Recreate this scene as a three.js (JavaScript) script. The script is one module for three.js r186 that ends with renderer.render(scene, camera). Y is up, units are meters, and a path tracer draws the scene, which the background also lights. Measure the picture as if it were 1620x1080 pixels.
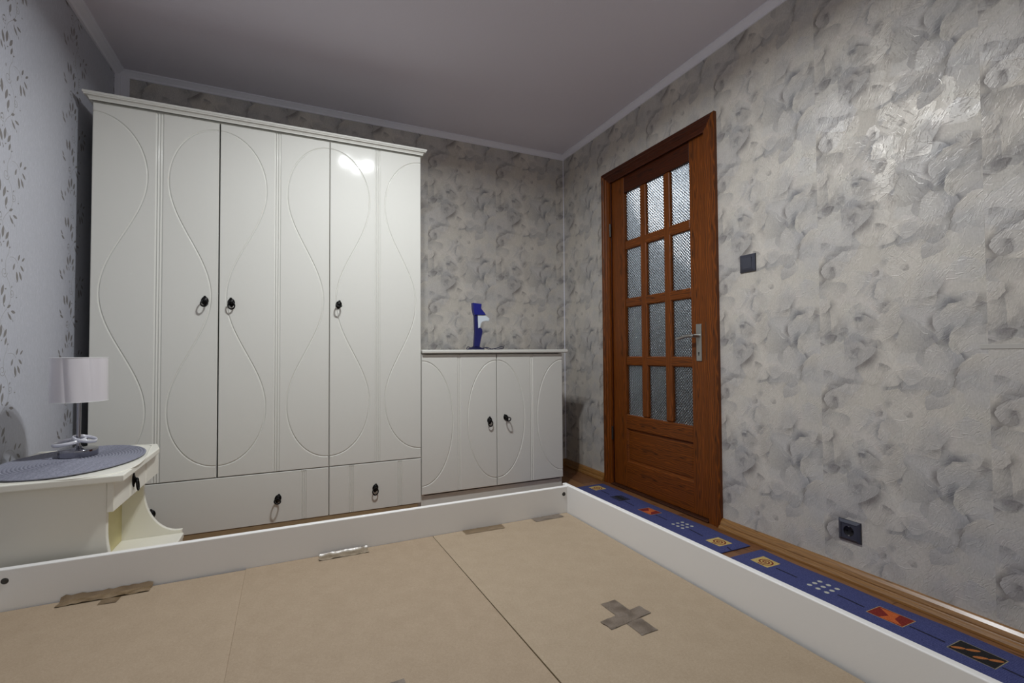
import * as THREE from 'three';
import { RoundedBoxGeometry } from 'three/addons/geometries/RoundedBoxGeometry.js';
import { mergeGeometries } from 'three/addons/utils/BufferGeometryUtils.js';
import { RectAreaLightUniformsLib } from 'three/addons/lights/RectAreaLightUniformsLib.js';

// ------------------------------------------------------------------ camera, light, exposure
const scene = new THREE.Scene();
scene.background = new THREE.Color(0x000000);
const camera = new THREE.PerspectiveCamera(71.39, 1620 / 1080, 0.02, 50);
camera.position.set(0, 0.9, 0);
{
  const yaw = THREE.MathUtils.degToRad(24.70), pitch = THREE.MathUtils.degToRad(1.449), roll = THREE.MathUtils.degToRad(-0.363);
  const fwd = new THREE.Vector3(Math.sin(yaw) * Math.cos(pitch), Math.sin(pitch), -Math.cos(yaw) * Math.cos(pitch));
  const right = new THREE.Vector3(Math.cos(yaw), 0, Math.sin(yaw));
  const up = right.clone().cross(fwd);
  camera.up.copy(up.multiplyScalar(Math.cos(roll)).addScaledVector(right, -Math.sin(roll)));
  camera.lookAt(fwd.add(camera.position));
}
const renderer = new THREE.WebGLRenderer({ antialias: true });
renderer.toneMapping = THREE.LinearToneMapping;
renderer.toneMappingExposure = 2.7;
renderer.shadowMap.enabled = true;
RectAreaLightUniformsLib.init();
const LAMP = { color: 0xf5f9fb, power: 1140, size: 0.035 };      // each of the three cups of the ceiling lamp
const HALL = { color: 0xeaf4ff, power: 0.3 };

// ------------------------------------------------------------------ helpers
function rng(seed) { let s = seed >>> 0; return () => { s = (s + 0x6D2B79F5) >>> 0; let t = s; t = Math.imul(t ^ (t >>> 15), t | 1); t ^= t + Math.imul(t ^ (t >>> 7), t | 61); return ((t ^ (t >>> 14)) >>> 0) / 4294967296; }; }
const used = new Map();
function numbered(name) { const n = used.get(name) ?? 0; used.set(name, n + 1); return n ? name + '_' + String(n).padStart(3, '0') : name; }
function finish(o) { o.traverse((c) => { if (c.isMesh) { c.castShadow = true; c.receiveShadow = true; } }); return o; }
function mesh(name, geo, mat, parent) {
  const g = Array.isArray(geo) ? merge(geo) : geo;
  const m = new THREE.Mesh(g, mat); m.name = parent ? name : numbered(name); m.castShadow = m.receiveShadow = true;
  (parent ?? scene).add(m); return m;
}
function merge(list) {
  const flat = list.map((g) => { const c = g.index ? g.toNonIndexed() : g.clone(); for (const k of Object.keys(c.attributes)) if (!['position', 'normal', 'uv'].includes(k)) c.deleteAttribute(k); return c; });
  return mergeGeometries(flat, false);
}
function thing(name, label, category, [x, y, z] = [0, 0, 0], turn = 0, group) {
  const o = new THREE.Group(); o.name = numbered(name); scene.add(o); o.position.set(x, y, z); o.rotation.y = turn;
  o.userData = { label, category }; if (group) o.userData.group = group; return o;
}
function tag(o, label, category, group) { o.userData.label = label; o.userData.category = category; if (group) o.userData.group = group; return o; }
function struct(name, geo, mat, parent) { const m = mesh(name, geo, mat, parent); if (!parent) m.userData.kind = 'structure'; return m; }
// uv in metres, laid on each face by its main direction; along = the axis that the grain (u) follows
function metres(g, along = 'x') {
  const q = g.index ? g.toNonIndexed() : g; const p = q.attributes.position, n = q.attributes.normal, uv = new Float32Array(p.count * 2);
  for (let i = 0; i < p.count; i++) {
    const a = [Math.abs(n.getX(i)), Math.abs(n.getY(i)), Math.abs(n.getZ(i))], v = { x: p.getX(i), y: p.getY(i), z: p.getZ(i) };
    const face = a[0] >= a[1] && a[0] >= a[2] ? 'x' : a[1] >= a[2] ? 'y' : 'z';
    const axes = ['x', 'y', 'z'].filter((k) => k !== face); let [u, w] = axes;
    if (axes.includes(along) && along !== u) [u, w] = [w, u];
    uv[2 * i] = v[u]; uv[2 * i + 1] = v[w];
  }
  q.setAttribute('uv', new THREE.BufferAttribute(uv, 2)); return q;
}
// box between two corners; r rounds the edges
function bx(x0, y0, z0, x1, y1, z1, r = 0, along = 'x') {
  const w = x1 - x0, h = y1 - y0, d = z1 - z0;
  const g = r ? new RoundedBoxGeometry(w, h, d, 2, Math.min(r, w / 2.01, h / 2.01, d / 2.01)) : new THREE.BoxGeometry(w, h, d);
  g.translate((x0 + x1) / 2, (y0 + y1) / 2, (z0 + z1) / 2);
  return metres(g, along);
}
const cyl = (r0, r1, h, seg = 24, open = false) => new THREE.CylinderGeometry(r0, r1, h, seg, 1, open);
function lathe(pts, seg = 32) { return new THREE.LatheGeometry(pts.map(([x, y]) => new THREE.Vector2(x, y)), seg); }
function tube(pts, r, seg = 40, rad = 8, closed = false) { return new THREE.TubeGeometry(new THREE.CatmullRomCurve3(pts.map((p) => new THREE.Vector3(...p)), closed), seg, r, rad, closed); }
function extrude(pts, depth, bevel = 0, segs = 2) {
  const s = new THREE.Shape(pts.map(([x, y]) => new THREE.Vector2(x, y)));
  return new THREE.ExtrudeGeometry(s, { depth, bevelEnabled: bevel > 0, bevelSize: bevel, bevelThickness: bevel, bevelSegments: segs, curveSegments: 12 });
}
// quads between rows of points (rows[i][j] = [x, y, z]) with smooth normals
function sheet(rows, smooth = true) {
  const pos = [], idx = [], uv = [], m = rows[0].length;
  for (const r of rows) for (const p of r) { pos.push(...p); uv.push(p[0] + p[2], p[1]); }
  for (let i = 0; i + 1 < rows.length; i++) for (let j = 0; j + 1 < m; j++) { const a = i * m + j; idx.push(a, a + 1, a + m, a + 1, a + m + 1, a + m); }
  let g = new THREE.BufferGeometry(); g.setAttribute('position', new THREE.Float32BufferAttribute(pos, 3)); g.setAttribute('uv', new THREE.Float32BufferAttribute(uv, 2)); g.setIndex(idx);
  if (!smooth) g = g.toNonIndexed();
  g.computeVertexNormals(); return g;
}

// ------------------------------------------------------------------ textures
function canvas(w, h) { const c = document.createElement('canvas'); c.width = w; c.height = h; return [c, c.getContext('2d')]; }
function tex(c, srgb, sx = 1, sy = 1, ox = 0, oy = 0) {
  const t = new THREE.CanvasTexture(c); t.wrapS = t.wrapT = THREE.RepeatWrapping; t.repeat.set(sx, sy); t.offset.set(ox, oy);
  if (srgb) t.colorSpace = THREE.SRGBColorSpace; t.anisotropy = 8; return t;
}
function lattice(seed, n) { const r = rng(seed), a = new Float32Array(n * n); for (let i = 0; i < n * n; i++) a[i] = r(); return a; }
function makeNoise(seed) {
  const N = 64, a = lattice(seed, N), s = (t) => t * t * (3 - 2 * t);
  return (x, y, px = N, py = N) => {          // value noise that wraps after px, py cells
    const xi = Math.floor(x), yi = Math.floor(y), fx = s(x - xi), fy = s(y - yi), W = (v, p) => ((v % p) + p) % p;
    const i0 = W(xi, px) % N, i1 = W(xi + 1, px) % N, j0 = W(yi, py) % N, j1 = W(yi + 1, py) % N;
    return (a[j0 * N + i0] * (1 - fx) + a[j0 * N + i1] * fx) * (1 - fy) + (a[j1 * N + i0] * (1 - fx) + a[j1 * N + i1] * fx) * fy;
  };
}
function pixels(w, h, f, srgb, sx, sy) {        // f(x, y) -> [r, g, b] 0..255
  const d = new Uint8Array(w * h * 4);
  for (let y = 0; y < h; y++) for (let x = 0; x < w; x++) { const c = f(x, y), o = (y * w + x) * 4; d[o] = c[0]; d[o + 1] = c[1]; d[o + 2] = c[2]; d[o + 3] = 255; }
  const t = new THREE.DataTexture(d, w, h); t.wrapS = t.wrapT = THREE.RepeatWrapping; t.magFilter = THREE.LinearFilter; t.minFilter = THREE.LinearMipmapLinearFilter; t.generateMipmaps = true;
  t.repeat.set(sx, sy); if (srgb) t.colorSpace = THREE.SRGBColorSpace; t.needsUpdate = true; return t;
}

// decorative wallpaper: overlapping trowelled patches, pearly; one strip of paper is 0.53 m wide, pattern repeats every 0.53 m in height
function plasterPaper() {
  const S = 1024, r = rng(77), layer = (fill) => { const [k, t] = canvas(S, S); t.fillStyle = fill; t.fillRect(0, 0, S, S); return [k, t]; };
  const [, c] = layer('rgb(201,195,186)'), [, dk] = layer('#000'), [, b] = layer('#808080'), [, g] = layer('rgb(0,140,40)');
  const tones = [[205, 199, 189], [209, 203, 193], [200, 195, 186], [201, 197, 192], [198, 195, 191], [192, 190, 189], [213, 207, 198]];
  const outline = (t, pts) => { t.beginPath(); pts.forEach(([x, y, round], k) => { const [qx, qy] = pts[(k + 1) % pts.length], mx = (x + qx) / 2, my = (y + qy) / 2; if (!k) t.moveTo(mx, my); else if (round) t.quadraticCurveTo(x, y, mx, my); else { t.lineTo(x * 0.94, y * 0.94); t.lineTo(mx, my); } }); t.closePath(); };
  const blob = (R, dir) => { const n = 4 + Math.floor(r() * 4), pts = []; for (let k = 0; k < n; k++) { const a = dir + (k / n) * 6.283 + (r() - 0.5) * 0.7, q = R * (0.55 + 0.6 * r()) * (1 + 0.6 * Math.abs(Math.cos(a - dir))); pts.push([Math.cos(a) * q, Math.sin(a) * q, r() < 0.35]); } return pts; };
  const each = (x, y, f) => { for (const oy of [-S, 0, S]) if (y + oy > -300 && y + oy < S + 300) for (const t of [c, dk, b, g]) { t.save(); t.translate(x, y + oy); f(t); t.restore(); } };
  const soften = (t, R) => { const im = t.getImageData(0, 0, S, S), d = im.data, tmp = new Float32Array(S); for (let pass = 0; pass < 2; pass++) for (const ax of [0, 1]) for (let a = 0; a < S; a++) for (let k = 0; k < 3; k++) {
    const at = (q) => (ax ? (((q + S) % S) * S + a) * 4 + k : (a * S + Math.min(S - 1, Math.max(0, q))) * 4 + k); let sum = 0; for (let q = -R; q <= R; q++) sum += d[at(q)];
    for (let q = 0; q < S; q++) { tmp[q] = sum / (2 * R + 1); sum += d[at(q + R + 1)] - d[at(q - R)]; }
    for (let q = 0; q < S; q++) d[at(q)] = tmp[q];
  } t.putImageData(im, 0, 0); };
  for (let i = 0; i < 40; i++) {                // soft ground of warm and cool tones
    const pts = blob(90 + r() * 130, -1 + (r() - 0.5)), tone = tones[Math.floor(r() * 7)], shine = r();
    each(r() * S, r() * S, (t) => { if (t !== c && t !== g) return; outline(t, pts); t.fillStyle = t === c ? `rgba(${tone},0.6)` : `rgba(0,${Math.round(165 - 50 * shine)},${Math.round(15 + 45 * shine)},0.7)`; t.fill(); });
  }
  soften(c, 12); soften(g, 8);
  // overlapping fans of plaster: pale with a crisp rim; the paint is darker on what lies under some of the rims
  for (let i = 0; i < 110; i++) {
    const R = 48 + r() * 92, dir = r() < 0.7 ? -0.95 + (r() - 0.5) * 0.8 : r() * 6.28, pts = blob(R, dir), tone = tones[Math.floor(r() * 7)], shine = r(), side = dir + (r() - 0.5) * 2.4 + (r() < 0.5 ? Math.PI : 0), st = [];
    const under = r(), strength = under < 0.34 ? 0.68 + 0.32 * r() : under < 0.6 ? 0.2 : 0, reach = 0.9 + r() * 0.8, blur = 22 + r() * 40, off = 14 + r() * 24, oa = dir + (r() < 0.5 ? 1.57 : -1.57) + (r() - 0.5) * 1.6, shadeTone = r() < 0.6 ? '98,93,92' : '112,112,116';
    for (let k = 0; k < 34; k++) st.push([(r() - 0.5) * 2.2 * R, (r() - 0.5) * 2.2 * R, R * (0.12 + 0.5 * r()), r()]);
    each(r() * S, r() * S, (t) => {
      if (t === dk) return;
      outline(t, pts);
      if (t === c) {
        const fade = (col, a0, a1) => { const q = t.createRadialGradient(Math.cos(oa) * R * 0.8, Math.sin(oa) * R * 0.8, R * 0.1, Math.cos(oa) * R * 0.8, Math.sin(oa) * R * 0.8, R * reach); q.addColorStop(0, `rgba(${col},${a0})`); q.addColorStop(0.5, `rgba(${col},${a1 + (a0 - a1) * 0.55})`); q.addColorStop(1, `rgba(${col},${a1})`); return q; };
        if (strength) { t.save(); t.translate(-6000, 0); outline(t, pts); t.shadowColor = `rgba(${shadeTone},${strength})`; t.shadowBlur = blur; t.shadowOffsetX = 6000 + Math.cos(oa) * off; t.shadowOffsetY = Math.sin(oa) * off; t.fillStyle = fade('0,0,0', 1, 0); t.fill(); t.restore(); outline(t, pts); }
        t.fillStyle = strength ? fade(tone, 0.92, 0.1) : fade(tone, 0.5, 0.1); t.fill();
      }
      t.save(); t.clip();
      const gr = t.createLinearGradient(Math.cos(side) * R * 1.2, Math.sin(side) * R * 1.2, -Math.cos(side) * R, -Math.sin(side) * R);
      const col = t === c ? (shine < 0.16 ? '146,144,146' : shine < 0.35 ? '176,175,176' : `${tone}`) : t === g ? `0,${Math.round(160 - 75 * shine)},${Math.round(10 + 80 * shine)}` : '185,185,185';
      gr.addColorStop(0, `rgba(${col},${t === c ? 0.5 : 0.6})`); gr.addColorStop(0.6, `rgba(${col},${t === c ? 0.12 : 0.4})`); gr.addColorStop(1, `rgba(${col},${t === g ? 0.3 : 0})`); t.fillStyle = gr; t.fillRect(-3 * R, -3 * R, 6 * R, 6 * R);
      for (const [sx, sy, L, v] of st) {
        t.save(); t.translate(sx, sy); t.rotate(dir); t.lineWidth = t === b ? 2 + 5 * v : 1 + 4 * v;
        t.strokeStyle = t === b ? (v > 0.5 ? 'rgba(240,240,240,0.4)' : 'rgba(30,30,30,0.35)') : t === g ? (v > 0.55 ? 'rgba(0,80,120,0.5)' : 'rgba(0,185,10,0.4)') : (v > 0.5 ? 'rgba(226,222,214,0.2)' : 'rgba(140,137,136,0.16)');
        t.beginPath(); t.moveTo(-L / 2, 0); t.quadraticCurveTo(0, (v - 0.5) * 10, L / 2, (v - 0.5) * 8); t.stroke(); t.restore();
      }
      t.restore();
      
    });
  }
  for (let i = 0; i < 16; i++) {                // small dark marks
    const R = 22 + r() * 34, dir = r() * 6.28, al = 0.25 + 0.35 * r(), pts = blob(R, dir);
    each(r() * S, r() * S, (t) => { if (t !== dk) return; outline(t, pts); t.clip(); const gr = t.createLinearGradient(Math.cos(dir) * R, Math.sin(dir) * R, -Math.cos(dir) * R, -Math.sin(dir) * R); gr.addColorStop(0, `rgba(255,255,255,${al})`); gr.addColorStop(0.8, 'rgba(255,255,255,0)'); t.fillStyle = gr; t.fillRect(-3 * R, -3 * R, 6 * R, 6 * R); });
  }
  soften(dk, 3);
  for (let i = 0; i < 9; i++) {                // thin pale ridges left by the trowel
    const R = 20 + r() * 65, a0 = r() * 6.28, a1 = a0 + 0.7 + r() * 1.1, w = 2.5 + r() * 2.5;
    each(r() * S, r() * S, (t) => { if (t === dk) return; t.lineWidth = w; t.strokeStyle = t === c ? 'rgba(226,223,216,0.45)' : t === b ? 'rgba(255,255,255,0.9)' : 'rgb(0,80,130)'; t.beginPath(); t.arc(0, 0, R, a0, a1); t.stroke(); });
  }
  // ragged edges: everything is shifted a little by noise; the wedges are broken up like sponge marks
  const src = [c, dk, b, g].map((t) => t.getImageData(0, 0, S, S).data), n1 = makeNoise(5), n2 = makeNoise(6), n3 = makeNoise(7), n4 = makeNoise(8), out = [0, 0, 0].map(() => canvas(S, S)), im = out.map(([, t]) => t.createImageData(S, S));
  for (let y = 0; y < S; y++) for (let x = 0; x < S; x++) {
    const wx = (n1(x / 64, y / 64, 16, 16) - 0.5) * 11 + (n2(x / 16, y / 16, 64, 64) - 0.5) * 7, wy = (n2(x / 64 + 7, y / 64, 16, 16) - 0.5) * 11 + (n1(x / 16, y / 16 + 9, 64, 64) - 0.5) * 7;
    const sx = Math.min(S - 1, Math.max(0, Math.round(x + wx))), sy = ((Math.round(y + wy) % S) + S) % S, o = (y * S + x) * 4, q = (sy * S + sx) * 4;
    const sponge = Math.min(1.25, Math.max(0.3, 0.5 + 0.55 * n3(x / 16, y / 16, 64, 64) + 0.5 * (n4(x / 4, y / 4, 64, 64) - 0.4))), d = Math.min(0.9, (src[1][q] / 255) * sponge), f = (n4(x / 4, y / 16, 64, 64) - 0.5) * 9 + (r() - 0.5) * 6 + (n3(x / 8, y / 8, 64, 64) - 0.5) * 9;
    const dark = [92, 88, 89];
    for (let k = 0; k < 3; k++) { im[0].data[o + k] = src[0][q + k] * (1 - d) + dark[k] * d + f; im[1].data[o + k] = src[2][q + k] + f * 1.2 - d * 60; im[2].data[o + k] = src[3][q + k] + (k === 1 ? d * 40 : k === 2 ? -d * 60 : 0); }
    for (const t of im) t.data[o + 3] = 255;
  }
  out.forEach(([, t], k) => t.putImageData(im[k], 0, 0));
  return { cc: out[0][0], bc: out[1][0], gc: out[2][0] };
}
const PAPER = plasterPaper();
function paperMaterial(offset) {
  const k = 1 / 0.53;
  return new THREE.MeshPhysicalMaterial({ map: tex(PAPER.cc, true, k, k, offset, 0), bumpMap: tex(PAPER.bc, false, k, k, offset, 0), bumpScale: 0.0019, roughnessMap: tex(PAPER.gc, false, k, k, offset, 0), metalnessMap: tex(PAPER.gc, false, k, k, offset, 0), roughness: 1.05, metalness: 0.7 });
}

// floral wallpaper of the left wall: leafy vines in columns 0.53 m apart
function floralPaper() {
  const W = 1060, H = 700, [cc, c] = canvas(W, H), r = rng(11);               // 2000 px per metre: 0.53 x 0.35 m
  c.fillStyle = 'rgb(188,190,199)'; c.fillRect(0, 0, W, H);
  c.lineCap = 'round';
  for (let i = 0; i < 5200; i++) { const x = r() * W, y = r() * H, l = 6 + r() * 26; c.strokeStyle = r() < 0.55 ? 'rgba(216,218,226,0.42)' : 'rgba(156,156,164,0.32)'; c.lineWidth = 0.8 + r() * 1.6; c.beginPath(); c.moveTo(x, y); c.lineTo(x + (r() - 0.5) * 8, y + l); c.stroke(); }
  const leaf = (x, y, a, L, w = 0.36, col = 'rgba(112,107,104,0.8)') => { L *= 1.15;
    for (const oy of [-H, 0, H]) { c.save(); c.translate(x, y + oy); c.rotate(a); c.fillStyle = col; c.beginPath(); c.moveTo(0, 0); c.quadraticCurveTo(L * w, -L * 0.5, 0, -L); c.quadraticCurveTo(-L * w, -L * 0.5, 0, 0); c.fill(); c.restore(); }
  };
  const curl = (x, y, R, a0, a1, w = 3) => { for (const oy of [-H, 0, H]) { c.strokeStyle = 'rgba(118,114,110,0.8)'; c.lineWidth = w; c.beginPath(); for (let i = 0; i <= 40; i++) { const t = i / 40, q = R * (1 - 0.75 * t), a = a0 + (a1 - a0) * t; const px = x + Math.cos(a) * q, py = y + oy + Math.sin(a) * q; i ? c.lineTo(px, py) : c.moveTo(px, py); } c.stroke(); } };
  const stem = (pts, w = 3) => { for (const oy of [-H, 0, H]) { c.strokeStyle = 'rgba(128,124,121,0.7)'; c.lineWidth = w; c.beginPath(); c.moveTo(pts[0][0], pts[0][1] + oy); for (let i = 1; i + 1 < pts.length; i += 2) c.quadraticCurveTo(pts[i][0], pts[i][1] + oy, pts[i + 1][0], pts[i + 1][1] + oy); c.stroke(); } };
  const X = 250;
  stem([[X - 40, 0], [X + 70, 90], [X + 40, 190], [X - 40, 290], [X + 50, 390], [X + 120, 500], [X + 30, 590], [X - 50, 650], [X - 40, 700]]);
  // upright sprig, hanging sprig to the side, small sprigs and curls
  for (const [dx, dy, a, L] of [[0, 90, 0.1, 62], [-22, 112, -0.35, 60], [30, 96, 0.55, 54], [44, 150, 0.35, 44], [-36, 160, -0.5, 40]]) leaf(X - 40 + (dx) * 1.25, dy, a, L * 1.25);
  for (const [dx, dy, a, L] of [[150, 300, 2.9, 58], [178, 296, 2.6, 52], [190, 250, 2.2, 44], [130, 245, 3.5, 40], [165, 220, 0.4, 40], [205, 215, 0.9, 36]]) leaf(X - 40 + (dx) * 1.25, dy, a, L * 1.25);
  stem([[X + 60, 210], [X + 120, 190], [X + 165, 240]]);
  for (const [dx, dy, a, L] of [[-30, 470, -0.15, 66], [-62, 476, -0.45, 52], [0, 500, 0.3, 60], [22, 560, 0.25, 56], [-66, 430, -0.7, 36]]) leaf(X - 40 + (dx) * 1.25, dy, a, L * 1.25);
  for (const [dx, dy, a, L] of [[70, 620, 2.3, 46], [100, 600, 1.7, 42], [60, 580, 1.1, 38], [-90, 590, -1.2, 44], [-118, 560, -0.8, 38], [-100, 250, -1.1, 46], [-130, 220, -0.6, 40], [-85, 205, -0.3, 36]]) leaf(X - 40 + (dx) * 1.25, dy, a, L * 1.25);
  curl(X - 8, 330, 40, 0, 8.5); curl(X + 90, 470, 30, 2, -6); curl(X - 70, 640, 34, 1, 9);
  for (let i = 0; i < 16; i++) { const px = X - 120 + r() * 300, py = r() * H; leaf(px, py, r() * 6.28, 16 + r() * 10, 0.4, 'rgba(112,107,104,0.7)'); }
  return cc;
}
const FLORAL = floralPaper();

// stained pine
function woodTexture(lo, hi, seed = 0, sx = 0.55, sy = 0.16) {
  const n1 = makeNoise(21 + seed), n2 = makeNoise(22 + seed), n3 = makeNoise(23 + seed), S = 512;
  const knots = []; const r = rng(9 + seed); for (let i = 0; i < 4; i++) knots.push([r() * S, r() * S, 5 + r() * 9]);
  return pixels(S, S, (x, y) => {
    let warp = (n1(x / 64, y / 32, 8, 16) - 0.5) * 34 + (n2(x / 128, y / 64, 4, 8) - 0.5) * 30, kn = 0;
    for (const [kx, ky, kr] of knots) { const dx = Math.min(Math.abs(x - kx), S - Math.abs(x - kx)) / 1.7, dy = Math.min(Math.abs(y - ky), S - Math.abs(y - ky)), d = Math.hypot(dx, dy) / kr; kn = Math.max(kn, Math.exp(-d * d)); warp += 16 * Math.exp(-d * d / 8); }
    const ring = 0.5 + 0.5 * Math.sin((y + warp) * 0.19635), fib = n3(x / 40, y / 2, 12, 64) - 0.5;
    const t = 0.45 + 0.38 * ring + 0.25 * fib;
    const k = 1 - 0.6 * kn;
    return [0, 1, 2].map((q) => (lo[q] + (hi[q] - lo[q]) * t) * k);
  }, true, 1 / sx, 1 / sy);
}
const PINE = woodTexture([40, 19, 4], [146, 76, 17]), OAK = woodTexture([112, 80, 44], [170, 128, 76], 40), PARQUET = woodTexture([104, 76, 52], [158, 122, 88], 80, 0.52, 0.12);
function speckle(base, amp, seed, S = 256, scale = 0.35, marks = 0, lowf = 1.3) {
  const n = makeNoise(seed), m = makeNoise(seed + 1), r = rng(seed);
  return pixels(S, S, (x, y) => { const f = (n(x / 32, y / 32, S / 32, S / 32) - 0.5) * amp * lowf + (m(x / 3, y / 3, 64, 64) - 0.5) * amp * 0.6 + (r() - 0.5) * amp + (r() < marks ? 22 : 0); return base.map((v) => Math.max(0, Math.min(255, v + f))); }, true, 1 / scale, 1 / scale);
}
function bumpNoise(seed, fx, fy, S = 256, scale = 0.3) { const n = makeNoise(seed), r = rng(seed); return pixels(S, S, (x, y) => { const v = 90 + n(x / fx, y / fy, Math.round(S / fx), Math.round(S / fy)) * 90 + r() * 40; return [v, v, v]; }, false, 1 / scale, 1 / scale); }

// ------------------------------------------------------------------ materials
const std = (o) => new THREE.MeshPhysicalMaterial(o);
const M = {
  ceiling: std({ color: 0xdedae4, roughness: 0.95, bumpMap: bumpNoise(31, 4, 4), bumpScale: 0.0006 }),
  trimWhite: std({ color: 0xececf6, roughness: 0.55 }),
  cream: std({ color: 0xd9d8d1, roughness: 0.58, specularIntensity: 0.7, clearcoat: 0.28, clearcoatRoughness: 0.1, bumpMap: bumpNoise(33, 2, 9, 256, 0.2), bumpScale: 0.00008 }),
  creamWarm: std({ color: 0xebe8dc, roughness: 0.4, clearcoat: 0.3, clearcoatRoughness: 0.15 }),
  creamInside: std({ color: 0xd9cf9c, roughness: 0.7 }),
  thresholdWood: std({ map: PINE, color: 0x8a8070, roughness: 0.6 }),
  plinthBrown: std({ color: 0x9c8564, roughness: 0.6 }),
  cabinetDark: std({ color: 0x4a4236, roughness: 0.8 }),
  black: std({ color: 0x0d0c0c, roughness: 0.35, metalness: 0.6 }),
  pine: std({ map: PINE, roughness: 0.45, specularIntensity: 0.55, clearcoat: 0.1, clearcoatRoughness: 0.3, bumpMap: PINE, bumpScale: 0.0003 }),
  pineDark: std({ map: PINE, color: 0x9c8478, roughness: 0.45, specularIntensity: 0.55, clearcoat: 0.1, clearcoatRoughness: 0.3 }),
  oak: std({ map: OAK, color: 0xf4ead8, roughness: 0.35, clearcoat: 0.4, clearcoatRoughness: 0.2 }),
  parquet: [0xf0dcc8, 0xd8bca4, 0xfff0dc].map((color) => std({ map: PARQUET, color, roughness: 0.42, clearcoat: 0.2, clearcoatRoughness: 0.3 })),
  screed: std({ color: 0x2e241c, roughness: 0.9 }),
  laminate: std({ color: 0xe8e6e3, roughness: 0.42, bumpMap: bumpNoise(35, 3, 3, 256, 0.15), bumpScale: 0.00012 }),
  laminateEdge: std({ color: 0xe8e9ec, roughness: 0.4 }),
  board: [0, 1, 2].map((i) => std({ map: speckle([[159, 140, 117], [157, 138, 115], [161, 143, 120]][i], 13, 40 + i * 3, 512, 0.5, 0.0008, 0.35), roughness: 0.72 })),
  tape: std({ map: speckle([108, 96, 84], 26, 61, 128, 0.08), roughness: 0.38, clearcoat: 0.3, clearcoatRoughness: 0.3 }),
  tapeBrown: std({ map: speckle([118, 98, 72], 26, 63, 128, 0.08), roughness: 0.34, clearcoat: 0.4, clearcoatRoughness: 0.3 }),
  tapeShiny: std({ map: speckle([132, 118, 98], 30, 65, 128, 0.08), roughness: 0.4, clearcoat: 0.3, clearcoatRoughness: 0.2 }),
  ribbon: std({ color: 0xe4e4ec, roughness: 0.18, metalness: 0.35 }),
  whiteWall: std({ color: 0xeeecea, roughness: 0.9 }),
  chrome: std({ color: 0x9a9aa2, roughness: 0.12, metalness: 1 }),
  aluminium: std({ color: 0xb0b0ac, roughness: 0.36, metalness: 0.85 }),
  steel: std({ color: 0x4c4a48, roughness: 0.4, metalness: 0.9 }),
  shade: std({ color: 0xe6e2e6, roughness: 0.55, transmission: 0.25, clearcoat: 0.9, clearcoatRoughness: 0.12, bumpMap: (() => { const n = makeNoise(91), m = makeNoise(92); return pixels(256, 128, (x, y) => { const w = n((x + y * 0.35) / 16, y / 64, 16, 2), v = 255 * Math.abs(w - 0.5) * 1.6 + 20 * m(x / 8, y / 32, 32, 4); return [v, v, v]; }, false, 1, 1); })(), bumpScale: 0.006 }),
  film: std({ color: 0xeae8ee, roughness: 0.1, clearcoat: 1, clearcoatRoughness: 0.05 }),
  mat: std({ map: speckle([130, 131, 144], 22, 71, 256, 0.03), roughness: 0.85 }),
  anthracite: std({ color: 0x4a4c58, roughness: 0.3, metalness: 0.3 }),
  anthraciteDark: std({ color: 0x131318, roughness: 0.4 }),
  blue: std({ color: 0x1b2080, roughness: 0.35 }),
  navy: std({ color: 0x15195e, roughness: 0.38 }),
  blueDark: std({ color: 0x12153f, roughness: 0.45 }),
  whitePlastic: std({ color: 0xd9e2ea, roughness: 0.3 }),
  whiteMetal: std({ color: 0xe8e8e8, roughness: 0.4 }),
  hallWall: std({ color: 0x8f9294, roughness: 0.9 }),
  hallCeiling: std({ color: 0xb8bcc0, roughness: 0.9 }),
  plaster: std({ color: 0xc0bdb7, roughness: 0.9 }),
  glow: std({ color: 0xffffff, emissive: 0xf4f7ff, emissiveIntensity: 6, roughness: 0.5 }),
};
M.floral = std({ map: tex(FLORAL, true, -1 / 0.53, 1 / 0.35, 0.094, 0.1), roughness: 0.42, metalness: 0.08, bumpMap: tex(FLORAL, false, -1 / 0.53, 1 / 0.35, 0.094, 0.1), bumpScale: 0.0005 });
{
  const S = 128, [gc, g] = canvas(S, S); g.fillStyle = '#000'; g.fillRect(0, 0, S, S);
  for (let i = 0; i < 2; i++) for (let j = 0; j < 2; j++) { const q = g.createRadialGradient(32 + i * 64, 32 + j * 64, 2, 32 + i * 64, 32 + j * 64, 34); q.addColorStop(0, '#fff'); q.addColorStop(1, '#111'); g.fillStyle = q; g.fillRect(i * 64, j * 64, 64, 64); }
  const t = tex(gc, false, 1 / 0.026, 1 / 0.026); t.rotation = Math.PI / 4;
  M.glass = std({ color: 0xf0f4f4, roughness: 0.08, transmission: 1, thickness: 0.004, ior: 1.5, bumpMap: t, bumpScale: 0.0025 });
}

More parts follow.
